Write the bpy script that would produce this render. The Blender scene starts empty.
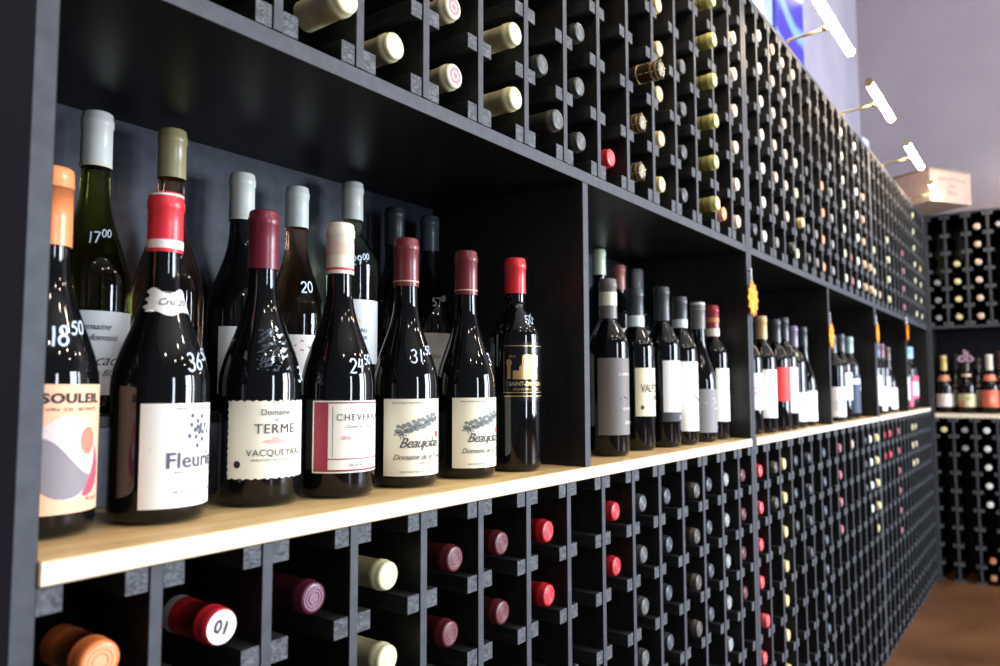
import bpy, bmesh, math, random
from mathutils import Vector, Matrix
random.seed(7)
PI = math.pi
scn = bpy.context.scene
COL = scn.collection

# ------------------------------------------------------------------ numbers of the place (metres)
X0, CP = .224, .1008            # centre of the first tall post, width of one bottle column
SHELF_T, SHELF_B = .929, .9115  # pale display shelf
BEAM_B, BEAM_T = 1.356, 1.3735
RACK_T = 2.001
def up_z(r): return 1.421 + .0864 * r
def lo_z(s): return .8495 - .0853 * s

# ------------------------------------------------------------------ materials
MATS = {}
def principled(name, color, rough=.5, metal=0., spec=.5, trans=0., ior=1.45, emit=None, estr=0., coat=0.):
    if name in MATS: return MATS[name]
    m = bpy.data.materials.new(name); m.use_nodes = True
    b = m.node_tree.nodes['Principled BSDF']
    b.inputs['Base Color'].default_value = (*color, 1)
    b.inputs['Roughness'].default_value = rough
    b.inputs['Metallic'].default_value = metal
    b.inputs['Specular IOR Level'].default_value = spec
    b.inputs['Transmission Weight'].default_value = trans
    b.inputs['IOR'].default_value = ior
    b.inputs['Coat Weight'].default_value = coat
    if emit:
        b.inputs['Emission Color'].default_value = (*emit, 1)
        b.inputs['Emission Strength'].default_value = estr
    MATS[name] = m
    return m

def noisy(name, c1, c2, scale=(30, 30, 30), detail=4, rough=.5, spec=.5, dist=0., lo=.35, hi=.65, bump=0., rand=False):
    """two-colour procedural noise stretched along an axis (wood grain, plaster, stained concrete)"""
    if name in MATS: return MATS[name]
    m = principled(name, c1, rough, spec=spec)
    nt = m.node_tree; N = nt.nodes; L = nt.links; b = N['Principled BSDF']
    tc = N.new('ShaderNodeTexCoord'); mp = N.new('ShaderNodeMapping')
    mp.inputs['Scale'].default_value = scale
    L.new(tc.outputs['Object'], mp.inputs['Vector'])
    if rand:
        oi = N.new('ShaderNodeObjectInfo'); mul = N.new('ShaderNodeMath'); mul.operation = 'MULTIPLY'
        mul.inputs[1].default_value = 40
        cb = N.new('ShaderNodeCombineXYZ')
        L.new(oi.outputs['Random'], mul.inputs[0])
        for k in range(3): L.new(mul.outputs[0], cb.inputs[k])
        L.new(cb.outputs[0], mp.inputs['Location'])
    n = N.new('ShaderNodeTexNoise'); n.inputs['Scale'].default_value = 1; n.inputs['Detail'].default_value = detail
    n.inputs['Distortion'].default_value = dist
    L.new(mp.outputs[0], n.inputs['Vector'])
    r = N.new('ShaderNodeValToRGB'); r.color_ramp.elements[0].position = lo; r.color_ramp.elements[1].position = hi
    r.color_ramp.elements[0].color = (*c1, 1); r.color_ramp.elements[1].color = (*c2, 1)
    L.new(n.outputs['Fac'], r.inputs['Fac']); L.new(r.outputs['Color'], b.inputs['Base Color'])
    if bump:
        bp = N.new('ShaderNodeBump'); bp.inputs['Strength'].default_value = bump; bp.inputs['Distance'].default_value = .002
        L.new(n.outputs['Fac'], bp.inputs['Height']); L.new(bp.outputs[0], b.inputs['Normal'])
    return m

M_BLACK = noisy('black_stained_plywood_shaded', (.009, .0092, .0095), (.016, .0158, .016), (160, 160, 25), 3, .42, spec=.35)  # same stain as the edges, interior shade put into the colour
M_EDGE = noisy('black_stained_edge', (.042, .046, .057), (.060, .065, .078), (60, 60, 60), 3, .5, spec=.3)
M_INNER = noisy('black_stained_board_shaded', (.005, .005, .0052), (.010, .0098, .0098), (14, 90, 90), 3, .38, spec=.3)  # same stain again, shade of ceilings and recesses darkened into it
M_BACKP = noisy('black_stained_backboard', (.018, .022, .034), (.032, .038, .056), (60, 60, 60), 5, .55, spec=.3)
M_GRAIN = noisy('end_grain_of_stained_block', (.034, .037, .044), (.120, .126, .140), (90, 2, 150), 2, .6, spec=.3, dist=2.2, lo=.36, hi=.68, rand=True)
M_RAILSIDE = noisy('stained_rail_side', (.012, .013, .015), (.028, .030, .033), (200, 12, 200), 3, .5, spec=.3, rand=True)
M_BIRCH = noisy('pale_birch_top', (.60, .41, .18), (.76, .56, .28), (6, 60, 60), 4, .42)
M_BIRCHE = noisy('pale_birch_edge', (.80, .72, .58), (.90, .82, .68), (8, 200, 200), 4, .5)
M_WALL = noisy('lavender_grey_plaster', (.265, .235, .27), (.30, .265, .30), (3, 3, 3), 5, .8, bump=.05)
M_WALLW = noisy('pale_plaster', (.24, .225, .29), (.28, .265, .33), (3, 3, 3), 5, .8)
M_CEIL = noisy('ceiling_paint', (.45, .44, .46), (.5, .49, .5), (3, 3, 3), 3, .9)
M_FLOOR = noisy('brown_stained_concrete', (.075, .028, .011), (.185, .085, .036), (2.2, 2.2, 2.2), 8, .35, dist=.6, lo=.3, hi=.72, bump=.03)
M_DARKG = principled('dark_bottle_glass', (.003, .0035, .004), .04, spec=.5)
M_OLIVE = principled('olive_bottle_glass', (.20, .22, .03), .03, trans=1, ior=1.36)
M_ROSE = principled('rose_wine_glass', (.62, .34, .22), .03, trans=1, ior=1.36)
M_CLEARG = principled('pale_green_glass', (.62, .68, .42), .03, trans=1, ior=1.36)
M_INK = principled('grey_ink', (.05, .05, .06), .7)
M_INKB = principled('black_ink', (.015, .015, .018), .7)
M_GOLDINK = principled('gold_foil_print', (.75, .5, .2), .3, metal=.8)
M_REDINK = principled('red_ink', (.6, .12, .12), .7)
M_CHALK = principled('white_paint_pen', (.62, .72, .85), .6, emit=None)
M_BRASS = principled('brass', (.55, .42, .2), .3, metal=1)
M_LED = principled('led_tube_glow', (1, .9, .75), .4, emit=(1, .76, .50), estr=42)
M_METAL = principled('brushed_aluminium', (.75, .77, .8), .35, metal=.9)
M_ORANGE = noisy('orange_card', (.95, .22, .006), (1.0, .38, .015), (60, 60, 60), 2, .6)
def paper(c, name=None): return principled(name or 'paper_%d_%d_%d' % tuple(int(v * 99) for v in c), c, .55, spec=.3)
def foil(c, rough=.34): return principled('foil_%d_%d_%d' % tuple(int(v * 99) for v in c), c, rough, spec=.45, coat=.15)

# ------------------------------------------------------------------ mesh helpers
def link(o, parent=None):
    COL.objects.link(o)
    if parent: o.parent = parent
    return o
def to_obj(name, bm, mats, parent=None, smooth=False, loc=(0, 0, 0)):
    me = bpy.data.meshes.new(name); bm.normal_update(); bm.to_mesh(me); bm.free()
    if not isinstance(mats, (list, tuple)): mats = [mats]
    for m in mats: me.materials.append(m)
    if smooth:
        for p in me.polygons: p.use_smooth = True
    o = bpy.data.objects.new(name, me); o.location = loc
    return link(o, parent)
def from_mesh(name, me, parent=None, loc=(0, 0, 0)):
    o = bpy.data.objects.new(name, me); o.location = loc
    return link(o, parent)
def tag(o, label, cat, group=None, kind=None):
    o['label'] = label; o['category'] = cat
    if group: o['group'] = group
    if kind: o['kind'] = kind
    return o
def struct(o): o['kind'] = 'structure'; return o
def box(bm, x0, x1, y0, y1, z0, z1, mi=0, front=None, bev=0.):
    """a box; front = material index of the two faces that look along -Y/+Y"""
    vs = [bm.verts.new((x, y, z)) for x in (x0, x1) for y in (y0, y1) for z in (z0, z1)]
    idx = [(0, 1, 3, 2), (4, 6, 7, 5), (0, 4, 5, 1), (2, 3, 7, 6), (0, 2, 6, 4), (1, 5, 7, 3)]
    fs = []
    for k, q in enumerate(idx):
        f = bm.faces.new([vs[i] for i in q]); f.material_index = mi
        if front is not None and k in (2, 3): f.material_index = front
        fs.append(f)
    if bev:
        es = list({e for f in fs for e in f.edges})
        bmesh.ops.bevel(bm, geom=es, offset=bev, segments=1, affect='EDGES')
    return fs
def boxo(name, dims, mats, parent=None, front=None, bev=0.0006):
    bm = bmesh.new(); box(bm, *dims, front=front, bev=bev)
    return to_obj(name, bm, mats, parent)
def lathe(bm, prof, seg=32, mi=0, caps=(True, True), mis=None):
    rings = []
    for r, z in prof:
        rings.append([bm.verts.new((r * math.cos(2 * PI * k / seg), r * math.sin(2 * PI * k / seg), z)) for k in range(seg)])
    for i in range(len(rings) - 1):
        for k in range(seg):
            f = bm.faces.new((rings[i][k], rings[i][(k + 1) % seg], rings[i + 1][(k + 1) % seg], rings[i + 1][k]))
            f.material_index = mis[i] if mis else mi; f.smooth = True
    if caps[0]:
        f = bm.faces.new(list(reversed(rings[0]))); f.material_index = mis[0] if mis else mi
    if caps[1]:
        f = bm.faces.new(rings[-1]); f.material_index = mis[-1] if mis else mi
    return rings
def tube(bm, a, b, r, seg=10, mi=0):
    a, b = Vector(a), Vector(b); d = (b - a).normalized()
    q = d.to_track_quat('Z', 'Y'); L = (b - a).length
    for ring in lathe(bm, [(r, 0), (r, L)], seg, mi):
        for v in ring: v.co = q @ v.co + a

# ---- bottle outlines: (radius, height) from the base up to the mouth
def burgundy(H=.296, R=.0405, rn=.0138):
    p = [(.012, .006), (R * .80, .001), (R * .95, .0035), (R, .012), (R, H * .40)]
    z0, z1 = H * .40, H * .76
    for k in range(1, 14):
        t = k / 13; s = .5 - .5 * math.cos(PI * t ** .92)
        p.append((R + (rn + .0006 - R) * s, z0 + (z1 - z0) * t))
    p += [(rn, H * .82), (rn, H - .004), (rn - .001, H - .001)]
    return p
def bordeaux(H=.30, R=.0372, rn=.0138):
    p = [(.012, .006), (R * .80, .001), (R * .95, .0035), (R, .011), (R, H * .62)]
    z0, z1 = H * .62, H * .765
    for k in range(1, 12):
        t = k / 11
        s = .5 - .5 * math.cos(PI * t ** 1.02)
        s = s * .55 + .45 * (1 - math.sqrt(max(0, 1 - t * t)))
        p.append((R + (rn + .0006 - R) * s, z0 + (z1 - z0) * t))
    p += [(rn, H * .8), (rn, H - .004), (rn - .001, H - .001)]
    return p
def champagne(H=.315, R=.0435, rn=.0145):
    p = [(.012, .006), (R * .82, .001), (R, .008), (R, H * .42)]
    z0, z1 = H * .42, H * .84
    for k in range(1, 12):
        t = k / 11; s = .5 - .5 * math.cos(PI * t ** .8)
        p.append((R + (rn - R) * s, z0 + (z1 - z0) * t))
    p += [(rn, H * .9), (rn + .0018, H * .91), (rn + .0018, H * .93), (rn, H - .001)]
    return p
def rad(prof, z):
    for (r0, a), (r1, b) in zip(prof, prof[1:]):
        if a <= z <= b and b > a: return r0 + (r1 - r0) * (z - a) / (b - a)
    return prof[-1][0]
def cap_prof(H, r=.0152, L=.055, screw=False, flare=.0004):
    z0 = H - L + .002; zt = H + .002
    p = [(r + flare, z0), (r + .0002, z0 + L * .3), (r, zt - .0165)]
    if screw:
        p += [(r + .0010, zt - .0175), (r, zt - .0160), (r + .0008, zt - .0130), (r, zt - .0115), (r + .0004, zt - .0095), (r, zt - .003)]
    else:
        p += [(r + .0009, zt - .0155), (r + .0010, zt - .008), (r + .0001, zt - .0068), (r, zt - .0035)]
    p += [(r - .0005, zt - .0012), (r - .002, zt), (r - .0055, zt), (r - .0062, zt - .0004), (.002, zt - .0004)]
    return p

MESH = {}
def glass_mesh(kind, H, R, mat, seg):
    key = ('glass', kind, H, R, mat.name, seg)
    if key not in MESH:
        prof = {'bur': burgundy, 'bor': bordeaux, 'cha': champagne}[kind](H, R)
        bm = bmesh.new(); lathe(bm, prof, seg)
        me = bpy.data.meshes.new('wine_bottle'); bm.normal_update(); bm.to_mesh(me); bm.free(); me.materials.append(mat)
        MESH[key] = me
    return MESH[key]
def text_polys(s, size, shear=0., spacing=1., bold=0.):
    cu = bpy.data.curves.new('lettering', 'FONT'); cu.body = s; cu.size = size; cu.shear = shear
    cu.space_character = spacing; cu.align_x = 'CENTER'; cu.resolution_u = 3; cu.offset = bold
    cu.fill_mode = 'FRONT'
    o = bpy.data.objects.new('lettering', cu); COL.objects.link(o)
    bpy.context.view_layer.update()
    dg = bpy.context.evaluated_depsgraph_get()
    me = bpy.data.meshes.new_from_object(o.evaluated_get(dg))
    vs = [v.co.xy[:] for v in me.vertices]; fs = [tuple(p.vertices) for p in me.polygons]
    bpy.data.objects.remove(o); bpy.data.curves.remove(cu); bpy.data.meshes.remove(me)
    return vs, fs
def cyl(R, u, z, a0=0.):
    """point on a bottle wall: u metres along the wall from the direction a0 (0 = -Y, positive towards +X)"""
    a = a0 + u / R
    return (R * math.sin(a), -R * math.cos(a), z)

def label_obj(parent, prof, z0, z1, half, rot, mats, items=(), name='label', edge=None, ef=800):
    """a paper label wrapped on the bottle; items are printed in the same mesh"""
    bm = bmesh.new(); a0 = math.radians(rot); n = 40; rows = 4 if edge is None else 26
    Rm = rad(prof, (z0 + z1) / 2)
    W = math.radians(half) * Rm
    def P(u, v, lay):
        z = z0 + v
        return cyl(rad(prof, z) + .0003 + .00022 * lay, u * (rad(prof, z) / Rm), z, a0)
    H = z1 - z0
    g = []
    for j in range(rows + 1):
        row = []
        for i in range(n + 1):
            u = -W + 2 * W * i / n; v = H * j / rows
            if edge:
                if i in (0, n): u += edge * math.sin(v * 900)
                if j in (0, rows): v += edge * math.sin(u * ef)
            row.append(bm.verts.new(P(u, v, 0)))
        g.append(row)
    for j in range(rows):
        for i in range(n):
            f = bm.faces.new((g[j][i], g[j][i + 1], g[j + 1][i + 1], g[j + 1][i])); f.smooth = True
    for it in items:
        k = it[0]
        if k == 'rect':
            _, u0, v0, u1, v1, mi, lay = it
            m = max(1, int((u1 - u0) / .003)); mv = max(1, int((v1 - v0) / .01))
            gg = [[bm.verts.new(P(u0 + (u1 - u0) * i / m, v0 + (v1 - v0) * j / mv, lay)) for i in range(m + 1)] for j in range(mv + 1)]
            for j in range(mv):
                for i in range(m):
                    f = bm.faces.new((gg[j][i], gg[j][i + 1], gg[j + 1][i + 1], gg[j + 1][i])); f.material_index = mi
        elif k == 'text':
            _, s, u, v, size, mi, shear, spacing = it[:8]
            vs, fs = text_polys(s, size, shear, spacing, it[8] if len(it) > 8 else 0.)
            if len(it) > 9: vs = [(x * it[9], y) for x, y in vs]
            bv = [bm.verts.new(P(u + x, v + y, 3)) for x, y in vs]
            for q in fs:
                try: f = bm.faces.new([bv[i] for i in q]); f.material_index = mi
                except ValueError: pass
        elif k == 'blob':      # ellipse clipped by a function
            _, u, v, ru, rv, mi, lay = it[:7]; fn = it[7] if len(it) > 7 else None
            rr = 7; sg = 28; last = None
            for j in range(rr + 1):
                ring = []
                for i in range(sg):
                    t = 2 * PI * i / sg; x = u + ru * j / rr * math.cos(t); y = v + rv * j / rr * math.sin(t)
                    if fn: x, y = fn(x, y)
                    ring.append(bm.verts.new(P(x, y, lay)))
                if last:
                    for i in range(sg):
                        f = bm.faces.new((last[i], last[(i + 1) % sg], ring[(i + 1) % sg], ring[i])); f.material_index = mi
                last = ring
        elif k == 'line':
            _, pts, w, mi, lay = it
            ribbon(bm, [P(x, y, lay) for x, y in pts], w, mi)
    return to_obj(name, bm, mats, parent)

def ribbon(bm, pts, w, mi=0):
    """flat stroke that lies on a bottle whose axis is Z"""
    P = [Vector(p) for p in pts]
    if len(P) < 2: return
    L, R = [], []
    for i, p in enumerate(P):
        d = (P[min(i + 1, len(P) - 1)] - P[max(i - 1, 0)])
        n = Vector((p.x, p.y, 0)).normalized(); s = d.cross(n)
        s = s.normalized() * w / 2 if s.length > 1e-9 else Vector((0, 0, w / 2))
        L.append(bm.verts.new(p + s)); R.append(bm.verts.new(p - s))
    for i in range(len(P) - 1):
        f = bm.faces.new((L[i], R[i], R[i + 1], L[i + 1])); f.material_index = mi

def arc(cx, cy, rx, ry, a, b, n=10):
    return [(cx + rx * math.cos(math.radians(a + (b - a) * k / n)), cy + ry * math.sin(math.radians(a + (b - a) * k / n))) for k in range(n + 1)]
DIG = {  # pen strokes in a box 1 wide, 1.6 high
    '0': [arc(.5, .8, .42, .75, 80, 440, 16)],
    '1': [[(.45, 1.55), (.5, .8), (.45, 0)]],
    '2': [arc(.5, 1.15, .4, .42, 170, -30, 8) + [(.1, .05), (.95, .1)]],
    '3': [arc(.45, 1.2, .38, .36, 150, -80, 8) + arc(.45, .42, .45, .42, 90, -150, 10)],
    '4': [[(.35, 1.5), (.1, .6), (.9, .7)], [(.75, 1.5), (.65, 0)]],
    '5': [[(.9, 1.5), (.3, 1.5), (.2, .9)] + arc(.45, .5, .4, .45, 110, -140, 10)],
    '6': [[(.75, 1.55), (.3, 1.0)] + arc(.5, .45, .38, .42, 160, 520, 14)],
    '7': [[(.1, 1.45), (.9, 1.5), (.4, 0)]],
    '8': [arc(.5, 1.15, .3, .35, -90, 270, 12) + arc(.5, .4, .38, .4, 90, 450, 12)],
    '9': [arc(.5, 1.1, .35, .4, 0, 360, 12) + [(.8, .8), (.6, 0)]],
}
def price(parent, prof, txt, small, rot, z, size=.011, w=.0019):
    bm = bmesh.new(); a0 = math.radians(rot); cur = 0.
    for s, k, dz in ((txt, 1., 0), (small, .68, .75)):
        for ch in s:
            if ch == '.':
                st = [[(.1, .0), (.25, .1)]]; adv = .5
            else: st = DIG[ch]; adv = 1.15 if ch != '1' else .8
            for line in st:
                pts = []
                for (x0, y0), (x1, y1) in zip(line, line[1:]):
                    for q in range(3):
                        t = q / 3; pts.append((x0 + (x1 - x0) * t, y0 + (y1 - y0) * t))
                pts.append(line[-1]); out = []
                for x, y in pts:
                    zz = z + (y * k + dz) * size * .95 + cur * .1 * size
                    R = rad(prof, zz) + .0009
                    uu = (cur + x * k) * size * .8
                    out.append(cyl(R, uu, zz, a0))
                ribbon(bm, out, w * (.8 if k < 1 else 1))
            cur += adv * k
    return to_obj('price_mark', bm, M_CHALK, parent)

def bottle(kind, loc, label, H=None, R=None, glass=None, cap=None, capL=.055, screw=False, seg=48, bands=(), face=None, group=None, cat='wine bottle', name='wine_bottle', capr=.0152):
    H = H or {'bur': .296, 'bor': .30, 'cha': .315}[kind]; R = R or {'bur': .0405, 'bor': .0372, 'cha': .0435}[kind]
    prof = {'bur': burgundy, 'bor': bordeaux, 'cha': champagne}[kind](H, R)
    o = from_mesh(name, glass_mesh(kind, H, R, glass or M_DARKG, seg), None, loc)
    tag(o, label, cat, group)
    if cap is not None:
        cp = cap_prof(H, capr, capL, screw)
        key = ('cap', H, capr, capL, screw, cap.name, seg, tuple(b[2].name + str(b[0]) for b in bands), face.name if face else '')
        if key not in MESH:
            bm = bmesh.new(); rings = lathe(bm, cp, seg, 0, (False, True)); mats = [cap]
            for z0, z1, mt in bands:            # printed bands (fractions of the capsule, from its foot)
                mats.append(mt); a, b = H - capL + .002 + z0 * capL, H - capL + .002 + z1 * capL
                lathe(bm, [(rad(cp, a) + .0003, a), (rad(cp, b) + .0003, b)], seg, len(mats) - 1, (False, False))
            if face:
                mats.append(face); zt = H + .0021
                lathe(bm, [(capr - .0036, zt), (.0012, zt)], seg, len(mats) - 1, (False, True))
                for ra in (.0090, .0058): lathe(bm, [(ra + .0006, zt), (ra, zt + .0006), (ra - .0006, zt)], seg, 0, (False, False))
            me = bpy.data.meshes.new('capsule'); bm.normal_update(); bm.to_mesh(me); bm.free()
            for m in mats: me.materials.append(m)
            MESH[key] = me
        from_mesh('capsule', MESH[key], o)
    return o, prof

# ================================================================== the room
def plane_box(name, dims, mat): return struct(boxo(name, dims, mat, bev=0))
plane_box('floor', (-2.2, 5.4, -6.2, .6, -.1, 0), M_FLOOR)
plane_box('wall_back', (5.09, 5.2, -6.2, .47, 0, 4.6), M_WALL)
plane_box('ceiling', (-2.2, 5.2, -6.2, .47, 4.6, 4.7), M_CEIL)
# wall behind the long rack, with a bright high window
bm = bmesh.new(); WY = .36
box(bm, -2.2, 1.9, WY, WY + .11, 0, 4.6); box(bm, 3.36, 5.2, WY, WY + .11, 0, 4.6)
box(bm, 1.9, 3.36, WY, WY + .11, 0, 2.15); box(bm, 1.9, 3.36, WY, WY + .11, 4.2, 4.6)
struct(to_obj('wall_left', bm, M_WALLW))
bm = bmesh.new()
box(bm, 1.9, 3.36, WY + .06, WY + .07, 2.15, 4.2, 0)
w = struct(to_obj('window_1', bm, principled('bright_daylit_pane', (.8, .85, .95), .2, emit=(.68, .80, 1.0), estr=1.15)))
bm = bmesh.new()
for d in ((1.9, 3.36, WY + .02, WY + .058, 2.15, 2.19), (1.9, 3.36, WY + .02, WY + .058, 4.16, 4.2), (1.9, 1.94, WY + .02, WY + .058, 2.19, 4.16), (3.32, 3.36, WY + .02, WY + .058, 2.19, 4.16), (2.6, 2.63, WY + .02, WY + .058, 2.19, 4.16)):
    box(bm, *d)
to_obj('window_frame', bm, principled('white_window_paint', (.75, .77, .8), .4), w)
struct(boxo('trim_1', (5.07, 5.09, -6.2, WY, 0, .09), M_INNER, bev=0))

# blue banner hanging before the window, lit through by a violet sign light
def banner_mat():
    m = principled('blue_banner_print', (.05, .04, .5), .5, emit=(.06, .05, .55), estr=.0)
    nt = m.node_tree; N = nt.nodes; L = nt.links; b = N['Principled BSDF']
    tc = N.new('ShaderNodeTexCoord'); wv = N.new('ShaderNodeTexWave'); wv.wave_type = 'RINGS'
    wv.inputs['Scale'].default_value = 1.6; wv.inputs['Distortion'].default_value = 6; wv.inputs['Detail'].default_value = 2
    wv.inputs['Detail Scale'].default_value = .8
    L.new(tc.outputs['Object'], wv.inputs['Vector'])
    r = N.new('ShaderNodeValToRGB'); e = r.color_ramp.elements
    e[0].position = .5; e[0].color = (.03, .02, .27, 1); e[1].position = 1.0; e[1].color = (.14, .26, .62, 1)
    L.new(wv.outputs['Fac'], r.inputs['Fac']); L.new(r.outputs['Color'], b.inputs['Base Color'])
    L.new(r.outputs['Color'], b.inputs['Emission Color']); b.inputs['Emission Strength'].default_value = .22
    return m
bm = bmesh.new(); box(bm, -.215, .215, -.004, .004, -.9, .9, bev=.001)
ban = to_obj('banner', bm, banner_mat(), loc=(3.395, .325, 3.15))
tag(ban, 'deep blue banner with pale swirls hanging on the wall above the long rack', 'banner')
bm = bmesh.new(); tube(bm, (-.23, 0, .905), (.23, 0, .905), .008)
to_obj('hanging_rod', bm, M_METAL, ban)

# ================================================================== wine racks
CAM = Vector((0, -.5615, 1.0464))
rail_full, rail_left, rail_right = {}, {}, {}
def rail_mesh(key, xs, hgt, depth):
    k = ('rail', key, hgt, depth)
    if k not in MESH:
        bm = bmesh.new()
        for a, b in xs: box(bm, a, b, .0015, depth, -hgt, 0, 0, front=1, bev=.0006)
        me = bpy.data.meshes.new('rail'); bm.normal_update(); bm.to_mesh(me); bm.free()
        me.materials.append(M_RAILSIDE); me.materials.append(M_GRAIN); MESH[k] = me
    return MESH[k]
def add_rails(root, todo, seen):
    """todo: (x, z, key, hgt, depth); the 100 that show largest are parts, the rest one part"""
    def rank(t):
        p = root.matrix_world @ Vector((t[0], 0, t[1]))
        return (p - CAM).length + (0 if seen(p) else 100)
    todo = sorted(todo, key=rank)
    spans = {'full': ((-.024, -.0056), (.0056, .024)), 'right': ((.008, .026),), 'left': ((-.026, -.008),)}
    for x, z, key, hgt, dp in todo[:100]:
        from_mesh('rail', rail_mesh(key, spans[key], hgt, dp), root, (x, 0, z))
    bm = bmesh.new()
    for x, z, key, hgt, dp in todo[100:]:
        for a, b in spans[key]: box(bm, x + a, x + b, .0015, dp, z - hgt, z, 0, front=1)
    if todo[100:]:
        o = to_obj('rail', bm, [M_RAILSIDE, M_GRAIN], root); o['kind'] = 'stuff'
def in_view(p):
    d = p - CAM; y = .6355
    z = d.x * math.cos(y) + d.y * math.sin(y); x = d.x * math.sin(y) - d.y * math.cos(y)
    if z < .1: return False
    return abs(x / z) < .69 and -.40 < d.z / z - .072 < .46

def rack_unit(loc, rotz, n, shelf_x, label, cols, low, upp, zz, partition=None, depth=.312, dz_b=.30):
    """zz = (shelf bottom, shelf top, beam bottom, beam top, rack top); the rack runs along its own X, its face at y=0"""
    root = bpy.data.objects.new('wine_rack', None); link(root); root.location = loc; root.rotation_euler = (0, 0, rotz)
    tag(root, label, 'wine rack'); bpy.context.view_layer.update()
    W = n * cols; sb, st, bb, bt, rt = zz; t = .016
    for x in (.0, W - t): boxo('side_panel', (x, x + t, 0, depth, 0, rt), [M_BLACK, M_EDGE], root, front=1)
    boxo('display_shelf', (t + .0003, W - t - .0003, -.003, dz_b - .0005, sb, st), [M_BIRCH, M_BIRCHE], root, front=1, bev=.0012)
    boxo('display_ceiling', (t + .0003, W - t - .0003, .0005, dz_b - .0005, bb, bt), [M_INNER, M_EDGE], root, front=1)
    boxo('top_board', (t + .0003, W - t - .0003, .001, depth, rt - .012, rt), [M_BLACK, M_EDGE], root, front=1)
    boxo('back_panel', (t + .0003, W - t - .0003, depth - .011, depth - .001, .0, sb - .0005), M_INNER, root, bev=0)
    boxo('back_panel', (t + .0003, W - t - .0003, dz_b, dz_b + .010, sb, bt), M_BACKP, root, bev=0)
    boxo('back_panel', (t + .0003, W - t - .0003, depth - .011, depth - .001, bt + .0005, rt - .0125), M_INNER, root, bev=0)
    if partition:
        for x in partition: boxo('partition', (x - .008, x + .008, 0, dz_b - .001, st + .0003, bb - .0003), [M_BLACK, M_EDGE], root, front=1)
    todo = []
    for k in range(n + 1):
        x = k * cols
        if 0 < k < n:
            for a, b in ((.0, sb - .0005), (bt + .0005, rt - .0125)):
                boxo('divider', (x - .0055, x + .0055, .0, depth - .012, a, b), [M_BLACK, M_EDGE], root, front=1)
        key = 'full' if 0 < k < n else ('right' if k == 0 else 'left')
        xx = x if 0 < k < n else (.008 if k == 0 else W - .008)
        for z, h in low + upp: todo.append((xx, z, key, h, depth - .02))
    add_rails(root, todo, in_view)
    return root
low = [(SHELF_B - .0006, .0195)] + [(.8250 - .0853 * s, .0195) for s in range(10)] + [(.0125, .0122)]
upp = [(1.3968 + .0864 * r, .0195) for r in range(8)]
upp[0] = (1.3968, .0225)
upp[7] = (RACK_T - .0128, .0195)
ZZ = (SHELF_B, SHELF_T, BEAM_B, BEAM_T, RACK_T)
UW = 15 * CP
names = ['tall black wine rack from the near end post to the first orange starburst tag',
         'tall black wine rack standing between the first and the third orange starburst tags',
         'tall black wine rack from the third starburst tag to the corner of the room']
for u in range(3):
    # neighbouring units stand side panel to side panel
    rack_unit((X0 + u * UW - (.008 if u == 0 else 0), 0, 0), 0, 15, None, names[u], (UW + (.008 if u == 0 else 0)) / 15 - (.0001), low, upp, ZZ, partition=[7.5 * CP + (.008 if u == 0 else 0)])

BX, BP = 4.768, .1005          # the rack across the end of the room
blow = [(.8745, .02)] + [(.784 - .0975 * s, .02) for s in range(8)] + [(.0125, .012)]
bupp = [(1.3975 + .0975 * r, .02) for r in range(6)] + [(1.9875, .02)]
rack_unit((BX, -.002, 0), -PI / 2, 9, None, 'tall black wine rack across the end wall with champagne on its shelf', BP, blow, bupp, (.875, .899, 1.362, 1.3775, 2.0), partition=[9 * BP - .2])

# riser board boxes under the back row of bottles
def riser(x0, x1, lab, grp=None):
    root = bpy.data.objects.new('bottle_riser', None); link(root); root.location = (x0, .2, SHELF_T + .0004)
    tag(root, lab, 'riser'); L = x1 - x0
    boxo('riser_top', (0, L, 0, .098, .078, .0895), M_BLACK, root)
    boxo('riser_front', (0, L, .0003, .011, 0, .0778), noisy('slate_board_light_raised', (.12, .14, .19), (.17, .19, .25), (40, 60, 60), 4, .5), root)  # slate front colour lightened to make up for light the bottles block
    for x in (0.0, L - .011): boxo('riser_end', (x, x + .011, .0113, .098, 0, .0778), M_BLACK, root)
riser(.234, .968, 'low black riser board behind the seven front bottles of the nearest bay')
riser(.993, 1.716, 'low black riser board at the back of the second bay')
RT = SHELF_T + .0904

# ================================================================== bottles on display, nearest bay
Z = SHELF_T + .0005
AX = {}
cream = (.82, .78, .62)
# 1 orange screw cap
o, p = bottle('bur', (.2755, .105, Z), 'dark bottle with peach screw cap and peach label of an abstract landscape', cap=foil((.85, .27, .095)), capL=.066, screw=True, R=.0395, H=.298)
lm = [paper((.93, .52, .33)), M_INKB, paper((.26, .23, .25)), paper((.80, .60, .60)), paper((.83, .22, .15)), paper((.75, .08, .14))]
S = 'text'
def wavy(x, y): return x, min(y, .044 - .016 * math.sin((x + .004) * 70))
def swo(x, y): return max(x, .012 + .010 * math.sin((y - .02) * 60)), y
label_obj(o, p, .019, .120, 72, 10, lm, [
    (S, 'SOULEIL', .000, .0865, .0105, 1, 0, 1.10, .00035, 1.18), (S, 'VIN  DE  BONTÉ', .0, .0800, .0038, 1, 0, 1.0, 0, 1.6),
    ('blob', -.004, .043, .028, .033, 3, 1), ('blob', -.006, .039, .0255, .028, 2, 2, wavy), ('blob', .013, .056, .0075, .011, 4, 2),
    ('blob', .012, .034, .016, .022, 5, 2, swo), (S, 'ROUGE', .02, .008, .0045, 1, 0, 1.0)])
price(o, p, '18', '50', -22, .150, size=.011)
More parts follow.
